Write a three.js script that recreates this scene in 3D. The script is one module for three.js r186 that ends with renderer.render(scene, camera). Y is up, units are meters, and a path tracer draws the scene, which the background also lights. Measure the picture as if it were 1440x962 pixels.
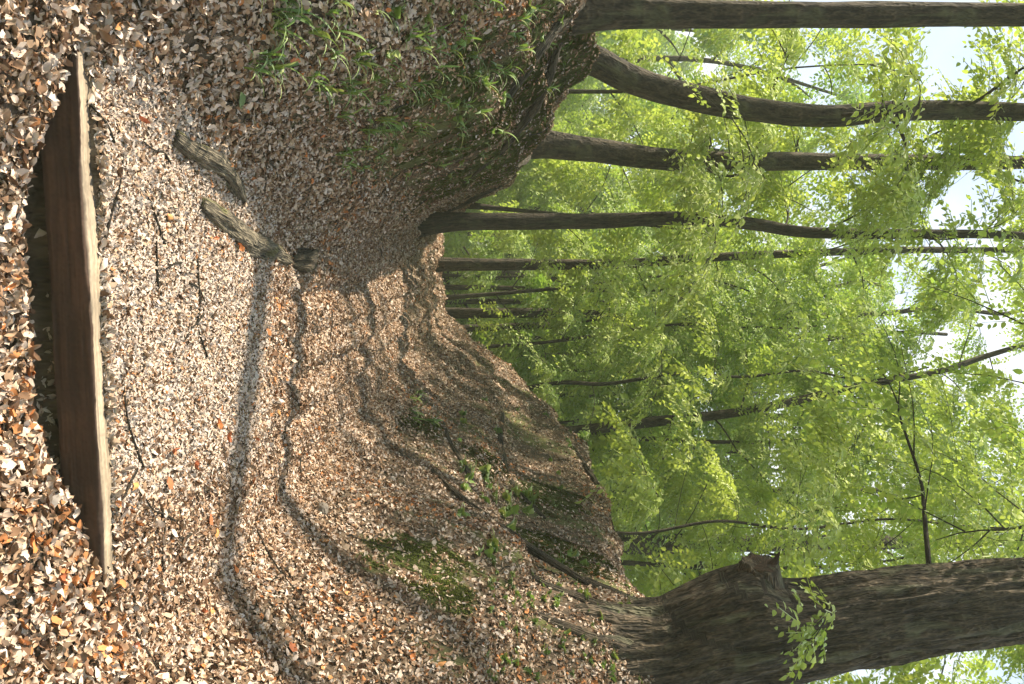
import * as THREE from 'three';
import { mergeGeometries } from 'three/addons/utils/BufferGeometryUtils.js';
import { ImprovedNoise } from 'three/addons/math/ImprovedNoise.js';

// ---------------------------------------------------------------- camera, sky, sun, exposure
// The photograph lies on its side: the camera is rolled so that world up points to the picture's right.
const scene = new THREE.Scene();
const EYE = 1.65, F = 1130;                       // eye height (m), focal length in photo pixels
const camera = new THREE.PerspectiveCamera(2 * Math.atan(481 / F) * 180 / Math.PI, 1024 / 684, 0.05, 900);
camera.position.set(0, EYE, 0);
camera.up.set(-1, 0, 0);
camera.lookAt(0, EYE, -10);
const renderer = new THREE.WebGLRenderer({ antialias: true });
renderer.setSize(1024, 684);
renderer.toneMapping = THREE.LinearToneMapping;
renderer.toneMappingExposure = 2.7;
renderer.shadowMap.enabled = true;

const noise = new ImprovedNoise();
const N = (x, y = 0, z = 0) => noise.noise(x, y, z);
const fbm = (x, y, z = 0, o = 4) => { let a = 0.5, s = 0; for (let i = 0; i < o; i++) { s += a * N(x, y, z + i * 7.3); x *= 2.03; y *= 2.03; a *= 0.5; } return s; };
const clamp = (x, a = 0, b = 1) => Math.min(b, Math.max(a, x));
const sm = (a, b, x) => { const t = clamp((x - a) / (b - a)); return t * t * (3 - 2 * t); };
const lerp = (a, b, t) => a + (b - a) * t;
function rngOf(seed) { let a = seed >>> 0; return () => { a = (a + 0x6D2B79F5) >>> 0; let t = Math.imul(a ^ (a >>> 15), 1 | a); t = (t + Math.imul(t ^ (t >>> 7), 61 | t)) ^ t; return ((t ^ (t >>> 14)) >>> 0) / 4294967296; }; }

{ // sky: pale spring haze with thin broken cloud
  const w = 512, h = 256, d = new Float32Array(w * h * 4);
  for (let j = 0; j < h; j++) for (let i = 0; i < w; i++) {
    const el = ((j + 0.5) / h - 0.5) * Math.PI, az = (i + 0.5) / w * 2 * Math.PI;
    const c = Math.cos(el), X = c * Math.cos(az), Y = Math.sin(el), Z = c * Math.sin(az);
    const t = Math.pow(clamp(Y), 0.55);
    let r = lerp(0.80, 0.34, t), g = lerp(0.84, 0.48, t), b = lerp(0.88, 0.74, t);
    const cl = sm(-0.12, 0.2, fbm(X * 2.6 + 5, Y * 4.2, Z * 2.6, 5));
    r = lerp(r, 0.90, cl * 0.9); g = lerp(g, 0.905, cl * 0.9); b = lerp(b, 0.92, cl * 0.9);
    if (Y < 0) { r *= 0.6; g *= 0.6; b *= 0.6; }
    r *= 0.62; g *= 0.625; b *= 0.63; const k = (j * w + i) * 4; d[k] = r; d[k + 1] = g; d[k + 2] = b; d[k + 3] = 1;
  }
  const t = new THREE.DataTexture(d, w, h, THREE.RGBAFormat, THREE.FloatType);
  t.mapping = THREE.EquirectangularReflectionMapping; t.magFilter = THREE.LinearFilter; t.minFilter = THREE.LinearFilter; t.wrapS = THREE.RepeatWrapping; t.needsUpdate = true;
  scene.background = t; scene.environment = t;
}
const SUN = new THREE.Vector3(-0.94, 1.05, -0.36).normalize();   // beyond the path, over the bank on its left hand
const sun = new THREE.DirectionalLight(0xffefd4, 4.8);
sun.position.copy(SUN).multiplyScalar(60).add(new THREE.Vector3(0, 0, -10));
sun.target.position.set(0, 0, -10);
sun.castShadow = true; sun.shadow.radius = 2.2; sun.shadow.mapSize.set(4096, 4096);
Object.assign(sun.shadow.camera, { left: -30, right: 30, top: 30, bottom: -30, near: 1, far: 160 });
scene.add(sun, sun.target);
scene.fog = new THREE.FogExp2(0xe6f2d8, 0.003);   // thin sunlit woodland haze

// ---------------------------------------------------------------- helpers
const P = (u, v, d) => new THREE.Vector3((u - 481) / F * d, EYE + (v - 720) / F * d, -d);   // u across, v up, d metres away
const used = {};
const numbered = n => { const k = used[n] = (used[n] ?? -1) + 1; return k ? n + '_' + String(k).padStart(3, '0') : n; };
function tag(o, label, category, group, kind) { Object.assign(o.userData, { label, category }); if (group) o.userData.group = group; if (kind) o.userData.kind = kind; return o; }
function thing(name, label, category, pos = [0, 0, 0], group) {
  const o = new THREE.Group(); o.name = numbered(name); o.position.set(...pos); scene.add(o);
  return tag(o, label, category, group);
}
function part(name, geo, mat, parent) { const m = new THREE.Mesh(geo, mat); m.name = parent === scene ? numbered(name) : name; m.castShadow = m.receiveShadow = true; parent.add(m); return m; }

function tileNoise(w, h, px, py, seed) { // periodic value noise, px by py cells
  const r = rngOf(seed), g = new Float32Array(px * py); for (let i = 0; i < g.length; i++) g[i] = r();
  const out = new Float32Array(w * h);
  for (let j = 0; j < h; j++) for (let i = 0; i < w; i++) {
    const x = i / w * px, y = j / h * py, x0 = Math.floor(x), y0 = Math.floor(y);
    let fx = x - x0, fy = y - y0; fx = fx * fx * (3 - 2 * fx); fy = fy * fy * (3 - 2 * fy);
    const a = g[(y0 % py) * px + x0 % px], b = g[(y0 % py) * px + (x0 + 1) % px], c = g[((y0 + 1) % py) * px + x0 % px], e = g[((y0 + 1) % py) * px + (x0 + 1) % px];
    out[j * w + i] = lerp(lerp(a, b, fx), lerp(c, e, fx), fy);
  }
  return out;
}
function texOf(w, h, fn, srgb) {
  const d = new Uint8Array(w * h * 4);
  for (let k = 0; k < w * h; k++) { const c = fn(k); d[k * 4] = clamp(c[0]) * 255; d[k * 4 + 1] = clamp(c[1]) * 255; d[k * 4 + 2] = clamp(c[2]) * 255; d[k * 4 + 3] = 255; }
  const t = new THREE.DataTexture(d, w, h); t.wrapS = t.wrapT = THREE.RepeatWrapping; t.magFilter = THREE.LinearFilter; t.minFilter = THREE.LinearMipmapLinearFilter; t.generateMipmaps = true;
  if (srgb) t.colorSpace = THREE.SRGBColorSpace; t.needsUpdate = true; return t;
}
function noiseSet(w, h, cells, seed) { const L = cells.map(([a, b], i) => tileNoise(w, h, a, b, seed + i * 17)); return L; }

// ---------------------------------------------------------------- materials
const M = {};
{ // soil: crumbs, grit and shreds
  const S = 512, L = noiseSet(S, S, [[6, 6], [24, 24], [70, 70], [160, 160]], 11);
  const v = k => 0.2 * L[0][k] + 0.3 * L[1][k] + 0.28 * L[2][k] + 0.22 * L[3][k];
  const col = texOf(S, S, k => { const t = v(k), q = 0.55 + 0.75 * t; return [q, q * 0.985, q * 0.96]; }, true);
  const bmp = texOf(S, S, k => { const t = v(k); return [t, t, t]; });
  M.ground = new THREE.MeshStandardMaterial({ vertexColors: true, map: col, bumpMap: bmp, bumpScale: 0.03, roughness: 0.97 });
}
function barkMaterial(seed, base, alt, lich, ridgeX, ridgeY, bump) {
  const w = 512, h = 512, L = noiseSet(w, h, [[ridgeX, ridgeY], [ridgeX * 3, ridgeY * 3], [90, 60], [5, 5], [14, 12]], seed);
  const ridge = k => { const a = 1 - Math.abs(2 * L[0][k] - 1), b = 1 - Math.abs(2 * L[1][k] - 1); return 0.55 * a + 0.3 * b + 0.15 * L[2][k]; };
  const col = texOf(w, h, k => {
    const t = ridge(k), s = 0.22 + 1.0 * t + 0.3 * (L[2][k] - 0.5), m = sm(0.62, 0.8, 0.6 * L[3][k] + 0.4 * L[4][k]) * 0.8, a = L[4][k];
    return [0, 1, 2].map(c => lerp(lerp(base[c], alt[c], a) * s, lich[c] * (0.6 + 0.6 * t), m));
  }, true);
  const bmp = texOf(w, h, k => { const t = ridge(k); return [t, t, t]; });
  return new THREE.MeshStandardMaterial({ map: col, bumpMap: bmp, bumpScale: bump, roughness: 0.95 });
}
M.bark = barkMaterial(31, [0.385, 0.34, 0.285], [0.29, 0.26, 0.21], [0.42, 0.42, 0.34], 30, 9, 0.05);
M.barkSmooth = barkMaterial(57, [0.31, 0.275, 0.225], [0.24, 0.22, 0.17], [0.31, 0.32, 0.235], 20, 10, 0.03);
M.root = barkMaterial(83, [0.50, 0.47, 0.41], [0.38, 0.35, 0.29], [0.36, 0.36, 0.22], 30, 7, 0.03);
M.rawWood = barkMaterial(99, [0.34, 0.26, 0.19], [0.27, 0.20, 0.15], [0.24, 0.20, 0.16], 40, 3, 0.012);
{ // sawn timber, grain along u, weathered
  const w = 1024, h = 128, L = noiseSet(w, h, [[6, 40], [22, 90], [9, 5], [200, 60]], 71);
  const v = k => 0.45 * L[0][k] + 0.35 * L[1][k] + 0.2 * L[3][k];
  const col = texOf(w, h, k => { const q = 0.6 + 0.6 * v(k), a = L[2][k]; return [lerp(0.78, 0.84, a) * q, lerp(0.76, 0.82, a) * q, lerp(0.72, 0.80, a) * q]; }, true);
  const bmp = texOf(w, h, k => { const t = v(k); return [t, t, t]; });
  M.timber = new THREE.MeshStandardMaterial({ vertexColors: true, map: col, bumpMap: bmp, bumpScale: 0.006, roughness: 0.85 });
}
const leafMat = (hex, tr, rough = 0.9) => new THREE.MeshPhysicalMaterial({ color: hex, roughness: rough, transmission: tr, thickness: 0, side: THREE.DoubleSide, vertexColors: false });
M.leaf = leafMat(0xffffff, 0.55);
M.litter = new THREE.MeshPhysicalMaterial({ color: 0xffffff, roughness: 0.9, specularIntensity: 0.35, side: THREE.DoubleSide });
M.moss = new THREE.MeshPhysicalMaterial({ color: 0xffffff, roughness: 1, specularIntensity: 0.08, side: THREE.DoubleSide });
M.herb = leafMat(new THREE.Color(0.20, 0.33, 0.055), 0.4);
M.herbDark = leafMat(new THREE.Color(0.11, 0.20, 0.05), 0.35);
M.herbYellow = leafMat(new THREE.Color(0.29, 0.36, 0.07), 0.4);
M.orangeLeaf = [[0.50, 0.17, 0.045], [0.42, 0.13, 0.05], [0.52, 0.24, 0.08]].map(c => new THREE.MeshStandardMaterial({ color: new THREE.Color(...c), roughness: 0.75, side: THREE.DoubleSide }));
M.stone = new THREE.MeshStandardMaterial({ color: new THREE.Color(0.16, 0.14, 0.12), roughness: 0.95 });

// ---------------------------------------------------------------- terrain
// cross-sections of the sunken path: depth, left bank foot / top / height, right bank foot / top / height
const X = [
  [-6, -1.6, -3.4, 0.8, 1.6, 3.4, 0.8], [1.5, -1.15, -3.0, 0.9, 1.1, 3.0, 0.9], [2.8, -0.95, -2.7, 1.05, 1.0, 2.9, 1.2], [4, -0.75, -2.6, 1.45, 1.2, 2.75, 1.8], [6, -0.72, -2.5, 2.0, 0.85, 2.25, 2.62], [8, -0.9, -2.6, 2.15, 0.62, 2.45, 2.5],
  [10, -1.25, -2.7, 1.8, 0.3, 2.1, 2.35], [12, -1.6, -2.75, 1.5, 0.0, 1.65, 2.3], [14, -1.9, -2.9, 1.1, -0.35, 1.05, 1.8], [17, -2.6, -3.8, 0.5, -1.0, 0.7, 1.2], [24, -5, -7, 0.4, -3, -1, 0.5],
];
function section(d) { let i = 0; while (i < X.length - 2 && d > X[i + 1][0]) i++; const a = X[i], b = X[i + 1], t = clamp((d - a[0]) / (b[0] - a[0])), s = t; return a.map((v, k) => lerp(v, b[k], s)); }
const stepFront = x => 2.845 + 0.0925 * x;
function pathY(x, d) {
  const s = stepFront(x);
  const up = sm(s + 0.05, s + 0.098, d);
  let lo = -0.03 + 0.185 * sm(0.2, 0.98, x) + 0.15 * sm(-0.4, -1.0, x) - 0.1 * sm(2.4, -3, d);
  lo = lo * sm(s - 1.6, s - 0.15, d) - 0.07 * Math.exp(-Math.pow((d - s) / 0.045, 2)) * sm(-0.95, -0.6, x) * (1 - sm(0.3, 0.62, x));
  const hi = 0.152 + 0.2 * sm(4, 13.5, d);
  return lerp(lo, hi, up) - Math.min(7, 0.13 * Math.pow(Math.max(0, d - 15), 1.45));
}
function H(x, z) {
  const d = -z, [, FL, XL, HL, FR, XR, HR] = section(d);
  let y = pathY(x, d), t = 0, hb = 0;
  const prof = q => q < 1 ? lerp(q, sm(0, 1, q), 0.62) : 1 + 0.06 * (1 - Math.exp(-(q - 1) * 0.8));
  if (x < FL) { t = (FL - x) / (FL - XL); hb = HL; } else if (x > FR) { t = (x - FR) / (XR - FR); hb = HR; }
  if (t > 0) y += hb * prof(t);
  const far = sm(24, 30, d); if (far > 0) y = lerp(y, -7 + 0.8 * N(x * 0.06, d * 0.06), far);
  const bank = sm(0.05, 0.5, t);
  // lengthwise furrows in the trodden floor, ridges and slumps on the banks, crumbs everywhere
  const c = x - (FL + FR) / 2;
  y += sm(4.6, 7, d) * (1 - bank) * 0.075 * (N(c * 3.6 + 3, d * 0.2, 1) + 0.6 * N(c * 9, d * 0.3, 4)) * (1 + 0.8 * sm(8, 11, d));
  y += bank * (0.34 * N(t * 3.1 + (x > 0 ? 2.3 : 7.7), d * 0.13, 15) + 0.12 * N(t * 8.5, d * 0.22, 17)) * sm(4, 6, d) * (1 - sm(15, 18, d));
  if (x > 0) y += sm(5.5, 7.5, d) * (1 - sm(13, 15, d)) * (0.20 * Math.exp(-Math.pow((t - 0.86) / 0.12, 2)) - 0.20 * Math.exp(-Math.pow((t - 0.58) / 0.11, 2)));
  y += bank * (0.13 * N(x * 1.1 + z * 0.25, z * 0.42, 2) + 0.13 * N(x * 2.9, z * 0.9, 5) + 0.05 * N(x * 7, z * 3.4, 6));
  y += 0.02 * N(x * 4, z * 4, 9) + 0.012 * N(x * 11, z * 11, 3) * (0.4 + bank);
  if (d > 4.4 && d < 17) { const rut = sm(4.6, 6, d) * (1 - sm(14, 17, d)), q = c + 0.08 * N(d * 0.5, 3); for (const [o, w, a] of [[-0.42, 0.07, 0.06], [-0.12, 0.05, 0.05], [0.16, 0.06, 0.06], [0.46, 0.07, 0.07], [0.75, 0.08, 0.07]]) y -= rut * a * Math.exp(-Math.pow((q - o) / w, 2)); }
  // a scraped hollow in the right-hand bank, with a lip
  const hx = x - 1.17, hz = z + 6.95, hr = hx * hx / 0.04 + hz * hz / 0.09; y -= 0.26 * Math.exp(-hr * 1.2);
  return y;
}
const hit = (u, v) => { let a = 2; for (let d = 2; d < 30; d += 0.02) { const p = P(u, v, d); if (p.y <= H(p.x, p.z)) return p; } return P(u, v, 12); };   // where the ground lies in that direction
const mossSpots = [[800, 600, 0.17, 0.24], [838, 622, 0.12, 0.18], [768, 592, 0.1, 0.16], [650, 690, 0.2, 0.5], [600, 600, 0.14, 0.5], [770, 770, 0.25, 0.6], [700, 760, 0.2, 0.5]].map(([u, v, rx, rz]) => { const p = hit(u, v); return [p.x, p.z, rx, rz]; });
const darkMoss = [[-2.0, -6.5, 0.6, 0.9], [-1.8, -8.2, 0.5, 1.0], [-2.2, -9.6, 0.4, 0.9], [-1.75, -5.3, 0.25, 0.4], [-2.4, -7.4, 0.5, 1.0]];
const mossy = (x, z) => { let m = 0; for (const L of [mossSpots, darkMoss]) for (const [cx, cz, rx, rz] of L) m = Math.max(m, 1 - sm(0.55, 1.1, Math.hypot((x - cx) / rx, (z - cz) / rz) + 0.9 * N(x * 6, z * 6, 41) + 0.5 * N(x * 17, z * 17, 43))); return m; };
const nrm = (x, z, e = 0.04) => new THREE.Vector3(H(x - e, z) - H(x + e, z), 2 * e, H(x, z - e) - H(x, z + e)).normalize();

{
  const rows = []; // depths
  for (let d = -40; d < 1.5; d += d < -8 ? 4 : 0.6) rows.push(d);
  for (let d = 1.5; d < 2.6; d += 0.06) rows.push(d);
  for (let d = 2.6; d < 3.15; d += 0.0125) rows.push(d);
  for (let d = 3.15; d < 8; d += 0.045) rows.push(d);
  for (let d = 8; d < 18; d += 0.1) rows.push(d);
  for (let d = 18; d < 34; d += 0.5) rows.push(d);
  for (let d = 34, s = 2; d < 420; d += s, s *= 1.25) rows.push(d);
  const seg = (a, b, n) => Array.from({ length: n }, (_, i) => a + (b - a) * i / n);
  const colsOf = d => { const [, FL, XL, , FR, XR] = section(d), o = d > 30 ? (d - 30) : 0;
    return [...[-250 - o, -120, -60, -30, -18, -12, -9, -7.5, -6, -5, -4.4].map(q => XL + q), ...seg(XL - 4, XL, 40), ...seg(XL, FL, 80), ...seg(FL, FR, 70), ...seg(FR, XR, 80), ...seg(XR, XR + 4, 40), ...[4, 4.4, 5, 6, 7.5, 9, 12, 18, 30, 60, 120].map(q => XR + q), XR + 250 + o]; };
  const nc = colsOf(3).length, pos = new Float32Array(rows.length * nc * 3), col = new Float32Array(rows.length * nc * 3), uv = new Float32Array(rows.length * nc * 2);
  const A = new THREE.Color();
  rows.forEach((d, j) => colsOf(d).forEach((x, i) => {
    const k = j * nc + i, z = -d, y = H(x, z);
    pos.set([x, y, z], k * 3); uv.set([x * 0.9, z * 0.9], k * 2);
    const [, FL, , , FR] = section(d), t = x < FL ? FL - x : x > FR ? x - FR : 0, left = x < FL;
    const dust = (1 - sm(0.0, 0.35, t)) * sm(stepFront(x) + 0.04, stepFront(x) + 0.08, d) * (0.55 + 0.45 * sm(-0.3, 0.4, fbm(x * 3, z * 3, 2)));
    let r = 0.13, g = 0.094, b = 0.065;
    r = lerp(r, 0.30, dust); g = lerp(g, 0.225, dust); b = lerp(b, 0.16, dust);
    const moss = Math.max(sm(left ? -0.12 : 0.04, left ? 0.12 : 0.24, fbm(x * 2.1 + 3, z * 1.6, 12)) * sm(0.2, 0.8, t) * (left ? 0.9 : 0.75) * sm(3.2, 5, d), d > 3 && d < 14 ? mossy(x, z) : 0);
    r = lerp(r, 0.115, moss); g = lerp(g, 0.145, moss); b = lerp(b, 0.032, moss);
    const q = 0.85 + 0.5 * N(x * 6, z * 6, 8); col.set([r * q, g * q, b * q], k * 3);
  }));
  const iPath = [], iFloor = [], a0 = 11 + 40 + 80, a1 = a0 + 70;
  for (let j = 0; j < rows.length - 1; j++) for (let i = 0; i < nc - 1; i++) {
    const a = j * nc + i, b = a + 1, c = a + nc, e = c + 1, onPath = i >= a0 && i < a1 && rows[j] > -20 && rows[j] < 24;
    (onPath ? iPath : iFloor).push(a, b, c, b, e, c);
  }
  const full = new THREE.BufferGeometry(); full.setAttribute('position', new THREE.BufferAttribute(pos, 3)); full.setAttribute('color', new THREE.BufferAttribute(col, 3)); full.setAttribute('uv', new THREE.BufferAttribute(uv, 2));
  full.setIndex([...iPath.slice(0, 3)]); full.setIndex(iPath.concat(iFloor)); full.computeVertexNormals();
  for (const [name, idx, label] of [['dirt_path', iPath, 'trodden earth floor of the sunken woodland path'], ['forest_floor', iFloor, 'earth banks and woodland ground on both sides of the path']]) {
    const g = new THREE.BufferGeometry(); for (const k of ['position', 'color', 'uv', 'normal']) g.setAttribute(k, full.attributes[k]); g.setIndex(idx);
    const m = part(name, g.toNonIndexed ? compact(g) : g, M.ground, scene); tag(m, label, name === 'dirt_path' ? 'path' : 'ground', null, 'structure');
  }
  function compact(g) { // keep only the vertices that the index names
    const map = new Map(), ix = [], src = g.index.array; for (const v of src) { if (!map.has(v)) map.set(v, map.size); ix.push(map.get(v)); }
    const o = new THREE.BufferGeometry(); for (const k of ['position', 'color', 'uv', 'normal']) { const a = g.attributes[k], s = a.itemSize, d = new Float32Array(map.size * s); for (const [v, n] of map) for (let c = 0; c < s; c++) d[n * s + c] = a.array[v * s + c]; o.setAttribute(k, new THREE.BufferAttribute(d, s)); }
    o.setIndex(ix); return o;
  }
}

// ---------------------------------------------------------------- tubes: trunks, branches, roots
// pts: Vector3[]; rad(t, along, angle) metres; outer shape may bulge
function tube(pts, rad, segs, radial, { cap = true, uvScale = 1 } = {}) {
  const curve = new THREE.CatmullRomCurve3(pts, false, 'centripetal'), len = curve.getLength();
  const pos = [], uv = [], idx = []; let nx = new THREE.Vector3(0, 0, 1), T = new THREE.Vector3(), B = new THREE.Vector3(), p = new THREE.Vector3();
  const t0 = curve.getTangentAt(0); if (Math.abs(t0.z) > 0.85) nx.set(1, 0, 0);
  for (let j = 0; j <= segs; j++) {
    const t = j / segs; curve.getPointAt(t, p); curve.getTangentAt(t, T); nx.addScaledVector(T, -nx.dot(T)).normalize(); B.crossVectors(T, nx);
    for (let i = 0; i <= radial; i++) {
      const a = i / radial * Math.PI * 2, ca = Math.cos(a), sa = Math.sin(a), dir = [nx.x * ca + B.x * sa, nx.y * ca + B.y * sa, nx.z * ca + B.z * sa];
      const r = rad(t, t * len, i === radial ? 0 : a, dir, p);
      pos.push(p.x + dir[0] * r, p.y + dir[1] * r, p.z + dir[2] * r); uv.push(i / radial * Math.max(1, Math.round(2 * Math.PI * rad(0.5, 0, 0, dir, p) * 1.2)) * uvScale, t * len * 0.8 * uvScale);
    }
  }
  const w = radial + 1;
  for (let j = 0; j < segs; j++) for (let i = 0; i < radial; i++) { const a = j * w + i; idx.push(a, a + 1, a + w, a + 1, a + w + 1, a + w); }
  if (cap) for (const [row, flip] of [[0, 1], [segs, 0]]) {
    curve.getPointAt(row / segs, p); const c = pos.length / 3; pos.push(p.x, p.y, p.z); uv.push(0.5, 0.5);
    for (let i = 0; i < radial; i++) { const a = row * w + i; flip ? idx.push(c, a + 1, a) : idx.push(c, a, a + 1); }
  }
  const g = new THREE.BufferGeometry(); g.setAttribute('position', new THREE.Float32BufferAttribute(pos, 3)); g.setAttribute('uv', new THREE.Float32BufferAttribute(uv, 2)); g.setIndex(idx); g.computeVertexNormals();
  const n = g.attributes.normal; for (let j = 0; j <= segs; j++) { const a = j * w, b = a + radial; for (let c = 0; c < 3; c++) { const m = (n.array[a * 3 + c] + n.array[b * 3 + c]) / 2; n.array[a * 3 + c] = n.array[b * 3 + c] = m; } }
  return g;
}

// ---------------------------------------------------------------- foliage
function leafGeo(L, W, fold, bend) { // one pointed oval leaf along +z, face up (+y), folded along its midrib
  const p = [], idx = [], T = [0, 0.3, 0.65, 1], ws = [0, 0.9, 0.8, 0];
  T.forEach((t, j) => { const y = -bend * t * t * L, w = W / 2 * ws[j]; p.push(0, y, t * L, w, y + fold * w, t * L, -w, y + fold * w, t * L); });
  idx.push(0, 3, 4, 0, 5, 3, 3, 6, 4, 4, 6, 7, 3, 5, 6, 5, 8, 6, 6, 9, 7, 6, 8, 9);
  const g = new THREE.BufferGeometry(); g.setAttribute('position', new THREE.Float32BufferAttribute(p, 3)); g.setIndex(idx); g.computeVertexNormals(); return g;
}
const mat4 = (p, e, s) => new THREE.Matrix4().compose(new THREE.Vector3(...p), new THREE.Quaternion().setFromEuler(new THREE.Euler(...e)), new THREE.Vector3(s, s, s));
function sprayGeo(seed, nLeaf, len, leafL, droop) { // a twig along +z with alternate leaves, flat in xz
  const r = rngOf(seed), gs = [];
  const lg = leafGeo(leafL, leafL * 0.62, 0.35, 0.18);
  for (let i = 0; i < nLeaf; i++) {
    const t = (i + 0.6) / nLeaf, side = i % 2 ? 1 : -1, z = t * len, y = -droop * t * t * len;
    const g = lg.clone(); g.applyMatrix4(mat4([0.01 * side + (r() - 0.5) * 0.03, y + (r() - 0.5) * 0.02, z], [(r() - 0.5) * 1.0 + 0.25, side * (i === nLeaf - 1 ? 0.1 : 0.75 + 0.4 * r()), (r() - 0.5) * 1.2], 0.7 + 0.5 * r())); gs.push(g);
  }
  const tw = new THREE.CylinderGeometry(0.0015 + len * 0.003, 0.003 + len * 0.005, len, 3, 1, true); tw.deleteAttribute('uv'); tw.rotateX(Math.PI / 2); tw.translate(0, 0, len / 2); tw.rotateX(droop * 0.6); gs.push(tw);
  const g = mergeGeometries(gs); return g;
}
const sprayNear = [sprayGeo(3, 9, 0.30, 0.075, 0.25), sprayGeo(4, 11, 0.36, 0.07, 0.5), sprayGeo(5, 7, 0.24, 0.08, 0.1)];
const sprayFar = [sprayGeo(13, 9, 0.75, 0.20, 0.3), sprayGeo(14, 10, 0.85, 0.18, 0.5)];
const _m = new THREE.Matrix4(), _q = new THREE.Quaternion(), _v = new THREE.Vector3(), _s = new THREE.Vector3(), _e = new THREE.Euler(), _c = new THREE.Color();
// anchors: [x, y, z, yaw, pitch, scale]
function crown(parent, anchors, sprays, tone, rng, name = 'crown') {
  const buckets = sprays.map(() => []); anchors.forEach(a => buckets[Math.floor(rng() * sprays.length)].push(a));
  buckets.forEach((b, k) => {
    if (!b.length) return;
    const im = new THREE.InstancedMesh(sprays[k], M.leaf, b.length); im.name = name; im.userData.kind = 'stuff'; im.castShadow = im.receiveShadow = true;
    b.forEach((a, i) => {
      _e.set(a[4], a[3], (rng() - 0.5) * 0.9, 'YXZ'); _m.compose(_v.set(a[0], a[1], a[2]), _q.setFromEuler(_e), _s.setScalar(a[5])); im.setMatrixAt(i, _m);
      const f = clamp(tone + (rng() - 0.5) * 0.5), w = 0.85 + 0.3 * rng();
      im.setColorAt(i, _c.setRGB(lerp(0.16, 0.48, f) * w, lerp(0.33, 0.58, f) * w, lerp(0.035, 0.10, f) * w));
    });
    parent.add(im);
  });
}

// branches: grown from a start point; returns geometry and spray anchors
function growBranch(start, dir, len, r0, rng, { droop = 0.15, twigs = 6, sprays = 7, scale = 1, leafFrom = 0.25, radial = 6 } = {}) {
  const gs = [], anchors = [];
  const wander = (p, d, L, n, dr) => { const pts = [p.clone()]; let v = d.clone().normalize(); const q = p.clone(); for (let i = 0; i < n; i++) { v.x += (rng() - 0.5) * 0.6; v.z += (rng() - 0.5) * 0.6; v.y += (rng() - 0.5) * 0.45 - dr / n; v.normalize(); q.addScaledVector(v, L / n); pts.push(q.clone()); } return pts; };
  const main = wander(start, dir, len, 7, droop); gs.push(tube(main, t => Math.max(0.004, r0 * (1 - 0.85 * t)), 10, radial));
  const mc = new THREE.CatmullRomCurve3(main);
  const leafAlong = (curve, n, from) => { for (let i = 0; i < n; i++) { const t = from + (1 - from) * (i + rng()) / n, p = curve.getPointAt(clamp(t)), tg = curve.getTangentAt(clamp(t)); const yaw = Math.atan2(tg.x, tg.z) + (rng() - 0.5) * 2.4; anchors.push([p.x + (rng() - 0.5) * 0.08, p.y + (rng() - 0.5) * 0.08, p.z + (rng() - 0.5) * 0.08, yaw, 0.1 + 0.6 * rng(), scale * (0.75 + 0.5 * rng())]); } };
  for (let i = 0; i < twigs; i++) {
    const t = 0.25 + 0.72 * (i + rng() * 0.8) / twigs, p = mc.getPointAt(clamp(t)), tg = mc.getTangentAt(clamp(t)), side = i % 2 ? 1 : -1;
    const sd = new THREE.Vector3(-tg.z, 0, tg.x).normalize().multiplyScalar(side).addScaledVector(tg, 0.8 + 0.5 * rng()); sd.y += (rng() - 0.35) * 0.5;
    const tw = wander(p, sd, len * (0.28 + 0.3 * rng()), 3, droop); gs.push(tube(tw, q => Math.max(0.003, r0 * 0.32 * (1 - 0.8 * q)), 5, 4));
    leafAlong(new THREE.CatmullRomCurve3(tw), sprays, 0.1);
  }
  leafAlong(mc, sprays, leafFrom);
  return [mergeGeometries(gs), anchors];
}

function trunkGeo(pts, r0, r1, { flare = 0.6, flareH = 0.5, lobes = 5, rough = 0.03, segs = 60, radial = 20, seed = 1, bulge = null } = {}) {
  return tube(pts, (t, s, a, dir, p) => {
    let r = lerp(r0, r1, Math.pow(t, 0.8));
    const fl = Math.exp(-s / flareH); r *= 1 + flare * fl * (1 + 0.45 * Math.sin(a * lobes + seed) + 0.25 * Math.sin(a * (lobes + 3) + seed * 2));
    const ca = Math.cos(a), sa = Math.sin(a);
    r *= 1 + rough * (1.6 * N(ca * 1.3 + seed, sa * 1.3, s * 0.9) + N(ca * 4 + seed, sa * 4, s * 1.6) + 0.8 * N(ca * 9, sa * 9 + seed, s * 3));
    if (bulge) r += bulge(s, dir, p, a);
    return r;
  }, segs, radial);
}

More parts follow.
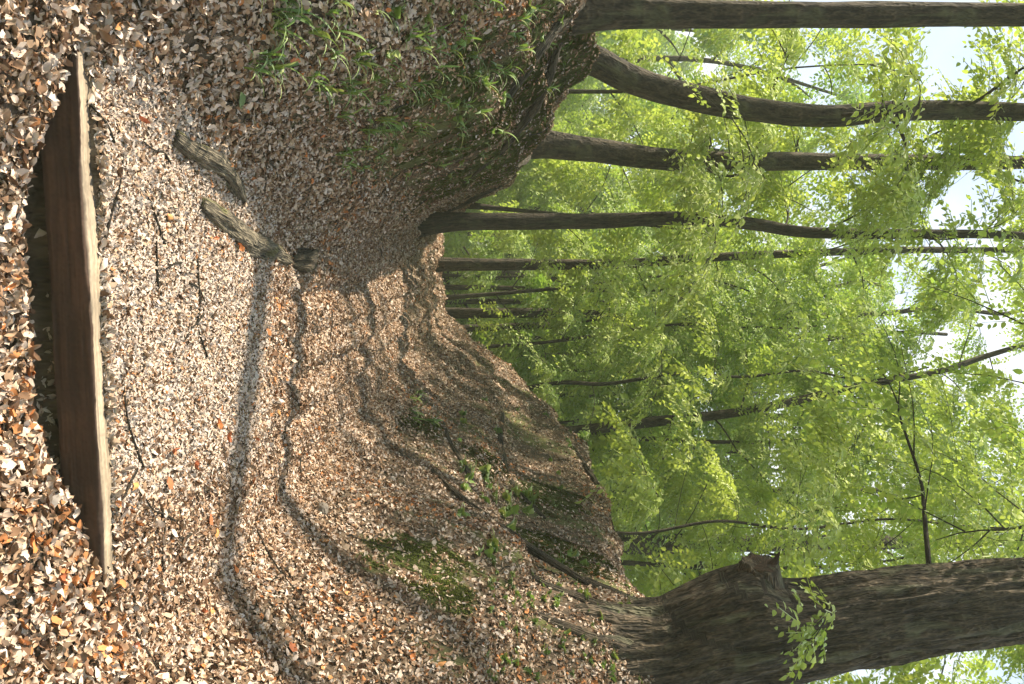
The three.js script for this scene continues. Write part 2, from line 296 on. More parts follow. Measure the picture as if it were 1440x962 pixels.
// a near tree: trunk traced from the photograph at its own distance, carried on above the frame
function nearTree({ label, d, px, r, top = 13, lean = [0, 0], flare = 0.6, flareH = 0.4, bark = M.barkSmooth, seed, branches = 9, bFrom = 0.25, bLen = 2.2, tone = 0.6, scale = 1.1, group, radial = 20, segs = 110, rough = 0.065, sprays = 9, twigs = 8, dirs, bulge, topR }) {
  const rng = rngOf(seed), w = px.map(([u, v]) => P(u, v, d)), base = w[0];
  base.y = Math.min(base.y, H(base.x, base.z)) - 0.12;
  const t = thing('tree', label, 'tree', [base.x, base.y, base.z], group), pts = w.map(p => p.clone().sub(base));
  const last = pts[pts.length - 1], n = 4, h0 = last.y;
  for (let i = 1; i <= n; i++) pts.push(new THREE.Vector3(last.x + lean[0] * i / n + (rng() - 0.5) * 0.25, lerp(h0, Math.max(top, h0 + 2), i / n), last.z + lean[1] * i / n + (rng() - 0.5) * 0.25));
  const curve = new THREE.CatmullRomCurve3(pts, false, 'centripetal'), r0 = r[0], r1 = topR ?? r0 * 0.3;
  part('trunk', trunkGeo(pts, r0, r1, { flare, flareH, seed, segs, radial, rough, bulge }), bark, t);
  const anchors = [];
  for (let i = 0; i < branches; i++) {
    const q = bFrom + (0.97 - bFrom) * (i + 0.3 + 0.5 * rng()) / branches, p = curve.getPointAt(clamp(q, 0, 0.99)), a = dirs ? dirs[i % dirs.length] + (rng() - 0.5) * 0.6 : i * 2.4 + rng();
    const dir = new THREE.Vector3(Math.cos(a), 0.25 + 0.6 * q, Math.sin(a)), L = bLen * (1.15 - 0.5 * q) * (0.7 + 0.6 * rng());
    const [g, an] = growBranch(p, dir, L, lerp(r0, r1, q) * 0.2, rng, { droop: 0.5, twigs, sprays, scale });
    part('branch', g, bark, t); anchors.push(...an);
  }
  crown(t, anchors, sprayNear, tone, rng);
  return t;
}

// ---------------------------------------------------------------- trees beside the path
{ // the stout tree on the right-hand bank, with a broken limb
  const d = 6, rng = rngOf(501);
  const base = P(938, 862, d); base.y = H(base.x, base.z) - 1.7;
  const t = thing('tree', 'stout old tree with dark ridged bark and a broken limb stub above the bank', 'tree', base.toArray());
  const pts = [[938, 0], [925, 930], [908, 990], [890, 1100], [866, 1240], [843, 1440]].map(([u, v], i) => i ? P(u, v, d).sub(base) : new THREE.Vector3());
  for (const [x, y, z] of [[-0.15, 7, 0.1], [-0.4, 10, -0.2], [-0.5, 13, -0.1]]) pts.push(new THREE.Vector3(pts[5].x + x, y, z));
  const stubY = P(0, 1062, d).y;
  part('trunk', tube(pts, (q, s, a, dir, p) => {
    let r = lerp(0.385, 0.14, Math.pow(q, 0.75)); r = s < 4.4 ? lerp(0.385, 0.262, clamp((s - 1.1) / 3.3)) : lerp(0.262, 0.1, clamp((s - 4.4) / 10));
    const ca = Math.cos(a), sa = Math.sin(a), fl = Math.exp(-Math.max(0, s - 1.1) / 0.4); r *= 1 + 0.32 * fl * (1 + 0.4 * Math.sin(a * 5 + 1) + 0.3 * Math.sin(a * 3 + 2.2));
    r += 0.022 * N(ca * 2, sa * 2, s * 1.1) * 1.5;
    r += 0.042 * (1 - 2.4 * Math.abs(N(ca * 6.5 + 0.3 * N(s * 2.4, ca * 3), sa * 6.5, s * 1.5))) + 0.008 * N(ca * 20, sa * 20, s * 5);
    const dy = (p.y + base.y) - stubY, face = clamp(-dir[0] * 0.97 + dir[2] * 0.24); // collar round the broken limb
    r += 0.2 * Math.pow(face, 2.2) * Math.exp(-(dy < 0 ? dy * dy / 0.16 : dy * dy / 0.035));
    return r;
  }, 320, 120), M.bark, t);
  // broken limb: short stub with a splintered end
  const c = P(838, 1062, d).sub(base), sd = new THREE.Vector3(-0.95, 0.06, 0.28).normalize(), stub = [0, 0.1, 0.19, 0.28].map(s => c.clone().addScaledVector(sd, s));
  const sg = tube(stub, (q, s, a) => lerp(0.22, 0.135, q) * (1 + 0.10 * N(Math.cos(a) * 3, Math.sin(a) * 3, s * 4)) + (q > 0.95 ? 0.03 * N(a * 4, 3) : 0), 14, 26);
  { const p = sg.attributes.position; for (let i = 0; i < 27; i++) { const k = 14 * 27 + i, a = i / 26 * 6.2832, o = 0.05 * N(Math.cos(a) * 2.6, Math.sin(a) * 2.6, 7) + 0.03 * N(Math.cos(a) * 8, Math.sin(a) * 8, 3); p.setXYZ(k, p.getX(k) + sd.x * o, p.getY(k) + sd.y * o, p.getZ(k) + sd.z * o); } sg.computeVertexNormals(); }
  part('branch_stub', sg, M.bark, t);
  const e = stub[3];
  const up = new THREE.Vector3(0, 1, 0);
  for (const [a, b, r] of [[-0.15, -0.13, 0.035], [0.10, 0.1, 0.045]]) {
    const q = e.clone().addScaledVector(up, a);
    part('splinter', tube([e.clone().addScaledVector(up, a * 0.4).addScaledVector(sd, -0.05), q.clone().addScaledVector(sd, 0.01), e.clone().addScaledVector(up, b * 1.25).addScaledVector(sd, a > 0 ? 0.09 : 0.0)], z => r * (1 - 0.85 * z), 8, 6), M.rawWood, t);
  }
  part('broken_face', tube([e.clone().addScaledVector(sd, -0.05), e.clone().addScaledVector(sd, 0.004)], (q, s, a) => 0.11 + 0.03 * N(Math.cos(a) * 4, Math.sin(a) * 4), 2, 20), M.rawWood, t);
  // surface roots gripping the bank
  for (const [a, L, r] of [[2.7, 0.7, 0.075], [2.0, 0.75, 0.08], [3.4, 0.7, 0.08], [4.2, 0.8, 0.08]]) {
    const rp = []; for (let i = 0; i <= 5; i++) { const s = 0.15 + L * i / 5, w = a + 0.12 * i + 0.25 * N(i * 0.9, a), x = base.x + Math.cos(w) * s, z = base.z + Math.sin(w) * s; rp.push(new THREE.Vector3(x, H(x, z) - 0.02 - 0.07 * i / 5 + 0.03 * N(i * 1.7, a * 3), z).sub(base)); }
    part('root', tube(rp, (q, s, b) => r * (1 - 0.75 * q) * (1 + 0.3 * N(q * 6, a) + 0.25 * N(Math.cos(b) * 2, Math.sin(b) * 2, s * 6)), 22, 14), M.bark, t);
  }
  const anchors = [];
  const add = (u, v, dd, dir, L, r0, o) => { const p = P(u, v, dd).sub(base); const [g, an] = growBranch(p, new THREE.Vector3(...dir), L, r0, rng, o); part('branch', g, M.barkSmooth, t); anchors.push(...an); };
  add(845, 1150, 5.72, [-0.35, 0.25, 0.9], 0.55, 0.012, { droop: 1.6, twigs: 4, sprays: 4, scale: 0.8 });
  add(870, 1120, 6.1, [0.75, 0.25, -0.3], 1.4, 0.018, { droop: 0.5, twigs: 5, sprays: 5 });
  add(830, 1310, 6.1, [-0.9, 0.5, -0.5], 2.2, 0.022, { droop: 0.6, twigs: 6, sprays: 6 });
  add(840, 1460, 6.2, [-0.9, 0.3, 0.1], 2.4, 0.026, { droop: 0.8, twigs: 6, sprays: 7 });
  add(850, 1560, 6.2, [-0.6, 0.4, -0.9], 2.6, 0.028, { droop: 0.8, twigs: 7, sprays: 7 });
  add(835, 1800, 6.2, [0.8, 0.7, -0.3], 2.8, 0.05, { twigs: 7, sprays: 7 });
  add(835, 2100, 6.2, [-0.5, 0.7, -0.6], 2.6, 0.05, { twigs: 7, sprays: 7 });
  add(835, 2300, 6.2, [0.3, 0.8, 0.6], 2.6, 0.05, { twigs: 7, sprays: 7 });
  crown(t, anchors, sprayNear, 0.62, rng);
}
nearTree({ label: 'straight dark trunk with wide root flare on the crest of the shaded mossy bank', d: 6.6, px: [[14, 770], [18, 850], [20, 1000], [21, 1440]], r: [0.125], seed: 61, top: 12, flare: 1.1, flareH: 0.35, branches: 12, bFrom: 0.36, tone: 0.85, bLen: 1.5 });
nearTree({ label: 'slim trunk that bends sharply near its base, then curves upright, on the bank crest', d: 9, px: [[70, 790], [84, 835], [108, 880], [130, 950], [150, 1040], [163, 1150], [157, 1260], [157, 1440]], r: [0.165], topR: 0.06, seed: 62, top: 9.5, flare: 0.3, flareH: 0.3, branches: 10, bFrom: 0.3, tone: 0.85, bLen: 1.7, dirs: [1.4, 0.6, 2.2, 4.5, 1.0] });
nearTree({ label: 'slender leaning trunk rising from a dark root plate behind the curved tree', d: 11, px: [[196, 735], [207, 800], [215, 860], [226, 960], [227, 1100], [228, 1440]], r: [0.18], topR: 0.06, seed: 63, top: 10, flare: 0.45, branches: 13, bFrom: 0.16, tone: 0.85, bLen: 2.0, dirs: [1.5, 0.7, 2.2, 4.2, 1.1, 1.9] });
nearTree({ label: 'slim straight trunk standing at the inner edge of the path where it bends', d: 11, px: [[316, 578], [312, 640], [312, 760], [310, 860], [307, 960], [315, 1060], [326, 1130], [332, 1440]], r: [0.135], topR: 0.04, seed: 64, top: 10, flare: 0.9, flareH: 0.25, branches: 13, bFrom: 0.3, tone: 0.82, bLen: 1.9, dirs: [1.5, 0.7, 2.4, 4.2, 1.1, 1.9] });
nearTree({ label: 'thin dark trunk at the crest of the path beside the bend', d: 14.2, px: [[372, 600], [372, 730], [371, 870], [362, 1000], [352, 1250], [350, 1440]], r: [0.115], topR: 0.04, seed: 65, top: 13, flare: 0.4, branches: 15, bFrom: 0.2, tone: 0.74, bLen: 2.2, dirs: [1.5, 0.5, 2.5, 4.2, 1.1, 1.9] });
nearTree({ label: 'thicker of two dark trunks side by side just beyond the crest of the path', d: 17.5, px: [[438, 560], [440, 640], [440, 760], [446, 1000], [440, 1250]], r: [0.13], topR: 0.04, seed: 66, top: 14, flare: 0.3, branches: 15, bFrom: 0.2, tone: 0.5, bLen: 2.8, group: 'thin trunks past the crest' });
nearTree({ label: 'thinner of two dark trunks side by side just beyond the crest of the path', d: 18.6, px: [[462, 550], [462, 640], [458, 800], [470, 1100]], r: [0.10], topR: 0.04, seed: 67, top: 13, flare: 0.3, branches: 15, bFrom: 0.2, tone: 0.45, bLen: 2.8, group: 'thin trunks past the crest' });
nearTree({ label: 'slanting thin tree leaning over the ridge of the sunlit bank', d: 15, px: [[622, 730], [608, 800], [595, 900], [578, 1050], [545, 1200], [520, 1330]], r: [0.125], topR: 0.035, seed: 68, top: 11, lean: [-0.8, 0], flare: 0.3, branches: 14, bFrom: 0.3, tone: 0.6, bLen: 2.4 });
nearTree({ label: 'wiry sapling with a kinked stem on the far end of the sunlit bank', d: 16, px: [[496, 600], [488, 680], [480, 780], [462, 900], [455, 980]], r: [0.045], topR: 0.015, seed: 69, top: 8, flare: 0.2, branches: 11, bFrom: 0.25, tone: 0.55, bLen: 1.9 });
nearTree({ label: 'crooked sapling bending away over the rim of the sunlit bank', d: 14.5, px: [[545, 690], [548, 720], [538, 790], [540, 850], [525, 960]], r: [0.045], topR: 0.015, seed: 70, top: 8, flare: 0.2, branches: 11, bFrom: 0.2, tone: 0.55, bLen: 1.9 });
nearTree({ label: 'leafy young tree with low boughs behind the ridge, beside the broken limb', d: 10.5, px: [[742, 800], [750, 900], [733, 1010], [744, 1120], [730, 1250], [738, 1340]], r: [0.024], topR: 0.01, seed: 71, top: 8, flare: 0.2, branches: 24, bFrom: 0.1, tone: 0.88, bLen: 2.1, sprays: 9, dirs: [1.5, 2.6, 3.4, 0.4, 1.9, 5] });
nearTree({ label: 'thick dark trunk half hidden by leaves beyond the ridge of the sunlit bank', d: 19, px: [[766, 700], [766, 800], [764, 1000], [758, 1440]], r: [0.32], topR: 0.1, seed: 72, top: 15, flare: 0.2, branches: 16, bFrom: 0.25, tone: 0.5, bLen: 3.4, scale: 1.4 });
nearTree({ label: 'pair-grown dark trunk among leaves past the sunlit bank', d: 22, px: [[686, 650], [688, 800], [690, 1000], [692, 1300]], r: [0.16], topR: 0.06, seed: 73, top: 15, flare: 0.2, branches: 16, bFrom: 0.2, tone: 0.5, bLen: 3.4, scale: 1.4, group: 'twin trunks past the bank' });
nearTree({ label: 'pair-grown dark trunk among leaves past the sunlit bank', d: 22.6, px: [[704, 650], [704, 800], [708, 1000], [712, 1300]], r: [0.14], topR: 0.06, seed: 74, top: 15, flare: 0.2, branches: 14, bFrom: 0.2, tone: 0.5, bLen: 3.4, scale: 1.4, group: 'twin trunks past the bank' });

[[402, 18, 0.07], [424, 21, 0.09], [478, 20, 0.06], [500, 22, 0.08], [517, 19, 0.05], [556, 20, 0.07], [588, 23, 0.09], [640, 21, 0.07], [664, 24, 0.09]].forEach(([u, d, r], i) => nearTree({ label: 'slim dark trunk among the leaves past the crest', d, px: [[u, 560], [u + 3 - i % 3 * 3, 700], [u + 6 - i % 4 * 4, 900], [u - 4, 1100]], r: [r], topR: r * 0.4, seed: 110 + i, top: 11, flare: 0.3, branches: 7, bFrom: 0.4, tone: 0.5, bLen: 2.2, group: 'slim trunks past the crest', radial: 12, segs: 50 }));

// trees on the shaded bank, mostly beyond the frame: their trunks throw the bars of shadow that cross the path
{
  const spots = [[-4.7, -6.4, 0.2, 12], [-6.6, -9.6, 0.09, 11]];
  spots.forEach(([x, z, r, top], i) => {
    const d = -z, u = x / d * F + 481, y = H(x, z), v = (y - EYE) / d * F + 720, v2 = (y + 5 - EYE) / d * F + 720;
    nearTree({ label: 'slim woodland tree set back on the top of the shaded bank', d, px: [[u, v], [u + 6, (v + v2) / 2], [u, v2]], r: [r], topR: 0.05, seed: 90 + i, top, branches: 9, bFrom: 0.5, tone: 0.6, bLen: 2.4, sprays: 7, twigs: 6, group: 'trees set back on the shaded bank' });
  });
}

// ---------------------------------------------------------------- woodland beyond the crest
function farTree(x, z, hgt, R, low, tone, seed, label, group, count, name = 'tree', big = 1) {
  const rng = rngOf(seed), y = H(x, z), t = thing(name, label, name === 'shrub' ? 'shrub' : 'tree', [x, y - 0.1, z], group);
  const pts = [0, 0.35, 0.7, 1].map((q, i) => new THREE.Vector3((rng() - 0.5) * 0.5 * i, hgt * 0.93 * q, (rng() - 0.5) * 0.5 * i)), r0 = name === 'shrub' ? 0.05 : hgt < 12 ? 0.006 * hgt : 0.011 * hgt + 0.03;
  part('trunk', trunkGeo(pts, r0, r0 * 0.2, { seed, segs: 14, radial: 8, rough: 0.04 }), M.barkSmooth, t);
  const curve = new THREE.CatmullRomCurve3(pts), an = [], nb = name === 'shrub' ? 5 : 9, nc = Math.round(14 + 8 * rng());
  for (let i = 0; i < nb; i++) { const q = clamp(low + (0.9 - low) * (i + rng()) / nb), p = curve.getPointAt(q), a = i * 2.4 + rng(); const e = R * (0.7 + 0.3 * rng()) * (1 - 0.5 * q);
    part('branch', tube([p, p.clone().add(new THREE.Vector3(Math.cos(a) * e * 0.5, e * 0.35, Math.sin(a) * e * 0.5)), p.clone().add(new THREE.Vector3(Math.cos(a) * e, e * 0.55, Math.sin(a) * e))], s => Math.max(0.008, r0 * 0.3 * (1 - 0.85 * s)), 6, 5), M.barkSmooth, t); }
  for (let c = 0; c < nc; c++) {
    const q = low + (1 - low) * Math.pow((c + rng()) / nc, 0.9), a = c * 2.4 + rng(), rr = R * (0.25 + 0.75 * rng()) * Math.sqrt(Math.max(0.12, 1 - Math.pow((q - 0.4) / 0.68, 2)));
    const cx = Math.cos(a) * rr, cz = Math.sin(a) * rr, cy = hgt * q, ex = R * (0.24 + 0.2 * rng()), ey = ex * 0.55, n = Math.round(count / nc);
    for (let k = 0; k < n; k++) { const th = rng() * 6.283, ph = Math.acos(2 * rng() - 1), e = Math.pow(rng(), 0.42), sp = Math.sin(ph); an.push([cx + ex * e * sp * Math.cos(th), cy + ey * e * Math.cos(ph) - 0.1 * sp * e, cz + ex * e * sp * Math.sin(th), th, 0.1 + 0.7 * rng(), big * (0.75 + 0.6 * rng())]); }
  }
  crown(t, an, sprayFar, tone, rng);
}
{
  const rng = rngOf(777);
  const ring = (d0, d1, n, h0, h1, R, count, label, group, low, tone, name, big) => { for (let i = 0; i < n; i++) { const d = lerp(d0, d1, rng()), half = d * 0.52 + 2, x = lerp(-half, half, (i + 0.15 + 0.7 * rng()) / n); farTree(x, -d, lerp(h0, h1, rng()), R * (0.85 + 0.3 * rng()), low, tone + (rng() - 0.5) * 0.5, 1000 + Math.floor(d * 97) + i, label, group, count, name, big); } };
  ring(17.5, 21.5, 13, 4.5, 8.5, 1.9, 800, 'fresh green understorey shrub filling the hollow past the crest', 'understorey shrubs past the crest', 0.05, 0.5, 'shrub', 0.55);
  ring(23, 30, 15, 10, 17, 2.9, 1450, 'bright spring-leaved tree in the hollow past the shrubs', 'spring-leaved trees in the hollow', 0.1, 0.55, 'tree', 0.72);
  ring(34, 44, 17, 13, 22, 3.8, 1500, 'leafy tree in the middle rank of the woodland past the hollow', 'middle rank of the woodland', 0.04, 0.55, 'tree', 1.0);
  ring(52, 70, 20, 15, 26, 5.8, 1500, 'pale leafy tree in the last rank of the woodland', 'last rank of the woodland', 0.02, 0.52, 'tree', 1.6);
  // leafy young trees on the bank tops, between the trunks
  const young = (x, d, h, R, low, tone, seed, n, label) => farTree(x, -d, h, R, low, tone, seed, label, null, n, 'tree', 0.42);
  young(-3.9, 12.5, 6.5, 1.5, 0.2, 0.86, 2001, 700, 'leafy young tree between the curved trunk and the leaning trunk');
  young(-2.3, 13.5, 6.4, 1.5, 0.2, 0.80, 2002, 900, 'leafy young tree between the leaning trunk and the trunk at the bend');
  young(-0.9, 16.8, 8.5, 1.8, 0.12, 0.74, 2003, 1200, 'leafy young tree over the crest where the path drops from sight');
  young(1.7, 15.5, 10.5, 2.2, 0.1, 0.82, 2004, 2000, 'leafy young tree beside the slanting thin tree');
  young(3.6, 13.5, 9, 2.0, 0.1, 0.86, 2005, 1900, 'leafy young tree behind the broken limb of the stout tree');
  young(5.4, 11.5, 8.5, 2.0, 0.1, 0.80, 2006, 1500, 'leafy young tree on the far side of the stout tree');
  young(4.5, 9.3, 7.5, 1.5, 0.15, 0.8, 2007, 1200, 'leafy young tree close behind the stout tree');
  young(7.6, 16, 10, 2.4, 0.1, 0.7, 2008, 1500, 'leafy young tree well back from the stout tree');
  // woodland back down the path, before the step: it shuts out the sky behind
  [[-5, 6], [-1.8, 9], [2.2, 7], [5.5, 5], [-7.5, 2.5], [8, 1.5], [0.5, 13], [-4.5, 13], [5, 12], [-9, 8], [9.5, 8]].forEach(([x, z], i) => farTree(x, z, 9 + 3 * rng(), 3.0, 0.08, 0.45, 3000 + i, 'leafy woodland tree back down the path, well before the step', 'trees back down the path', 420, 'tree', 1.2));
}

// ---------------------------------------------------------------- the timber step
{
  const x0 = -1.25, x1 = 1.15, w = 0.105, y1 = 0.158, y0 = 0.025, n = 120, t = thing('timber_step', 'long squared timber edging the step across the leaf-strewn path', 'step', [0, 0, -2.845]);
  const sec = [[0, y0], [0, y1 - 0.016], [0.005, y1 - 0.004], [0.011, y1 - 0.001], [0.017, y1], [w, y1 - 0.006], [w, y0]];
  const pos = [], uv = [], idx = [], tc = [], L = [0]; for (let i = 1; i < sec.length; i++) L.push(L[i - 1] + Math.hypot(sec[i][0] - sec[i - 1][0], sec[i][1] - sec[i - 1][1]));
  for (let j = 0; j <= n; j++) sec.forEach(([dz, y], i) => { const x = lerp(x0, x1, j / n), wob = 0.008 * N(x * 2.4, i * 0.5) + 0.004 * N(x * 11, i * 1.1) + 0.003 * N(x * 37, i * 3.1), up = i > 0 && i < 6; pos.push(x, y + (up ? wob * 1.2 : 0) + 0.006 * x, -(0.0925 * x + dz) + (i < 3 ? wob * 1.5 : 0)); uv.push(x * 0.5, L[i] * 1.8); const k = 0.85 + 0.35 * N(x * 5, i * 2.2) + 0.2 * N(x * 19, i); tc.push(...(i > 3 ? [0.66 * k, 0.57 * k, 0.45 * k] : [0.115 * k, 0.064 * k, 0.04 * k])); });  // pale top: dust, plus sunlit brightness painted into the vertex colour
  for (let j = 0; j < n; j++) for (let i = 0; i < 6; i++) { const a = j * 7 + i, b = a + 7; idx.push(a, b, a + 1, b, b + 1, a + 1); }
  for (const [row, f] of [[0, 0], [n, 1]]) for (let i = 1; i < 6; i++) { const a = row * 7; f ? idx.push(a, a + i, a + i + 1) : idx.push(a, a + i + 1, a + i); }
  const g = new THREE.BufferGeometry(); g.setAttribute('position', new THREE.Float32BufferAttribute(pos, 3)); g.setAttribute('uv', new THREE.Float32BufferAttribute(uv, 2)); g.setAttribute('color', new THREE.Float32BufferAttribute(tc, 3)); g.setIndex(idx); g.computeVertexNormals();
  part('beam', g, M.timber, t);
}

// ---------------------------------------------------------------- exposed roots and stones
function rootAlong(label, list, r, seed, name = 'exposed_root', mat = M.root, lift = 0.5, group) { // list: [x, z]
  const p0 = list[0], b = new THREE.Vector3(p0[0], H(p0[0], p0[1]), p0[1]), t = thing(name, label, 'root', b.toArray(), group);
  const pts = list.map(([x, z], i) => new THREE.Vector3(x, H(x, z) + r * lift * (i === 0 || i === list.length - 1 ? -0.6 : 1), z).sub(b));
  part('wood', tube(pts, (q, s, a) => r * (0.5 + 0.6 * Math.sin(Math.PI * clamp(q * 0.9 + 0.06))) * (1 + 0.5 * N(Math.cos(a) * 1.6 + seed, Math.sin(a) * 1.6, s * 4) + 0.3 * (0.5 - Math.abs(N(Math.cos(a) * 5, Math.sin(a) * 5 + seed, s * 3))) + 0.16 * N(Math.cos(a) * 9, Math.sin(a) * 9, s * 12 + seed)), 60, 28), mat, t);
  return t;
}
rootAlong('large grey weathered root lying along the edge of the path, beyond the step', [[-0.66, -3.85], [-0.62, -4.15], [-0.57, -4.55], [-0.555, -4.95], [-0.54, -5.3]], 0.06, 3, 'exposed_root', M.root, -0.05);
rootAlong('smaller pale mossy root half buried in leaves next to the large grey root', [[-0.90, -3.5], [-0.88, -3.75], [-0.86, -4.05], [-0.78, -4.4]], 0.045, 8, 'exposed_root', M.root, -0.1);
rootAlong('short dark knobbly root end past the large grey root', [[-0.56, -5.4], [-0.58, -5.6], [-0.62, -5.9]], 0.07, 12, 'exposed_root', M.barkSmooth, 0.6);
{
  const g = 'long roots laid bare on the sunlit bank', lab = 'long thin bare root running down the sunlit bank';
  [[[0.95, -9.4], [1.1, -8.8], [1.3, -8.2], [1.5, -7.6]], [[1.1, -10.6], [1.3, -9.8], [1.6, -9.0], [1.85, -8.4]], [[1.5, -11.4], [1.8, -10.4], [2.1, -9.4], [2.25, -8.6]], [[0.8, -11.8], [1.0, -11], [1.25, -10.2], [1.5, -9.3]], [[1.2, -7.5], [1.4, -7.0], [1.6, -6.6], [1.9, -6.2]]]
    .forEach((l, i) => rootAlong(lab, l, 0.024 + 0.006 * (i % 3), 20 + i, 'exposed_root', M.barkSmooth, 0.1, g));
  const g2 = 'roots trailing down the shaded bank', lab2 = 'dark root trailing down the shaded mossy bank';
  [[[-2.5, -6.7], [-2.2, -6.9], [-1.9, -7.4], [-1.6, -8.0]], [[-2.7, -6.4], [-2.35, -6.2], [-2.0, -6.3], [-1.7, -6.6]], [[-2.9, -10.9], [-2.6, -10.6], [-2.35, -10.2], [-2.1, -9.6]], [[-2.8, -11.2], [-2.4, -11.2], [-2.1, -11.4], [-1.8, -11.6]]]
    .forEach((l, i) => rootAlong(lab2, l, 0.042, 30 + i, 'exposed_root', M.barkSmooth, 0.0, g2));
}
{ // small stones
  const stone = (x, z, s, label, seed, m = M.stone) => { const g = new THREE.IcosahedronGeometry(1, 3), p = g.attributes.position; for (let i = 0; i < p.count; i++) { const a = p.getX(i), b = p.getY(i), c = p.getZ(i), k = 1 + 0.28 * N(a * 1.5 + seed, b * 1.5, c * 1.5) + 0.08 * N(a * 5, b * 5 + seed, c * 5); p.setXYZ(i, a * k * s, b * k * s * 0.65, c * k * s * 0.9); } g.computeVertexNormals(); const o = part('stone', g, m, scene); o.position.set(x, H(x, z) + s * 0.25, z); tag(o, label, 'stone'); };
  stone(1.14, -5.44, 0.055, 'single dark stone sunk in the brown leaf litter of the path', 2);
  stone(1.2, -6.95, 0.045, 'pale stone lodged in the dark hollow of the sunlit bank', 5, new THREE.MeshStandardMaterial({ color: new THREE.Color(0.36, 0.31, 0.27), roughness: 0.95 }));
}

// ---------------------------------------------------------------- leaf litter
function deadLeaf(L, W, curl, twist, seed) { // a crisp curled leaf, 3 by 2 cells, lying in xz
  const r = rngOf(seed), p = [], idx = [], nu = 2, nv = 4, ws = [0.12, 0.8, 1, 0.72, 0.05];
  for (let j = 0; j <= nv; j++) for (let i = 0; i <= nu; i++) { const t = j / nv, s = (i / nu - 0.5) * 2 * ws[j], x = s * W / 2, z = (t - 0.5) * L; p.push(x * (1 - 0.25 * curl * s * s) * (0.75 + 0.5 * r()) + 0.12 * L * twist * (t - 0.5) * (t - 0.5), curl * Math.abs(s) * W * 0.5 + twist * s * (t - 0.5) * L * 0.5 + curl * 0.35 * L * Math.pow(2 * t - 1, 2) * 0.5 + (r() - 0.5) * 0.010, z); }
  for (let j = 0; j < nv; j++) for (let i = 0; i < nu; i++) { const a = j * 3 + i, b = a + 3; idx.push(a, b, a + 1, b, b + 1, a + 1); }
  const g = new THREE.BufferGeometry(); g.setAttribute('position', new THREE.Float32BufferAttribute(p, 3)); g.setIndex(idx); g.computeVertexNormals(); return g;
}
const dead = [deadLeaf(0.050, 0.030, 0.6, 0.6, 1), deadLeaf(0.044, 0.028, 1.1, -0.8, 2), deadLeaf(0.056, 0.026, -0.8, 1.0, 3), deadLeaf(0.040, 0.030, 0.3, 0.3, 4), deadLeaf(0.050, 0.020, 1.5, 1.1, 5), deadLeaf(0.058, 0.022, -1.2, -1.2, 9), deadLeaf(0.036, 0.018, 0.9, 1.4, 10), deadLeaf(0.060, 0.036, 0.18, 0.15, 21), deadLeaf(0.030, 0.026, 0.2, 0.3, 22)];
const chip = [deadLeaf(0.022, 0.012, 0.4, 0.4, 6), deadLeaf(0.028, 0.009, 0.3, 0.6, 7)];
const pal = [[0.61, 0.50, 0.42], [0.57, 0.46, 0.38], [0.51, 0.385, 0.285], [0.37, 0.25, 0.165], [0.24, 0.145, 0.09], [0.14, 0.08, 0.05], [0.53, 0.465, 0.415], [0.48, 0.21, 0.085]];
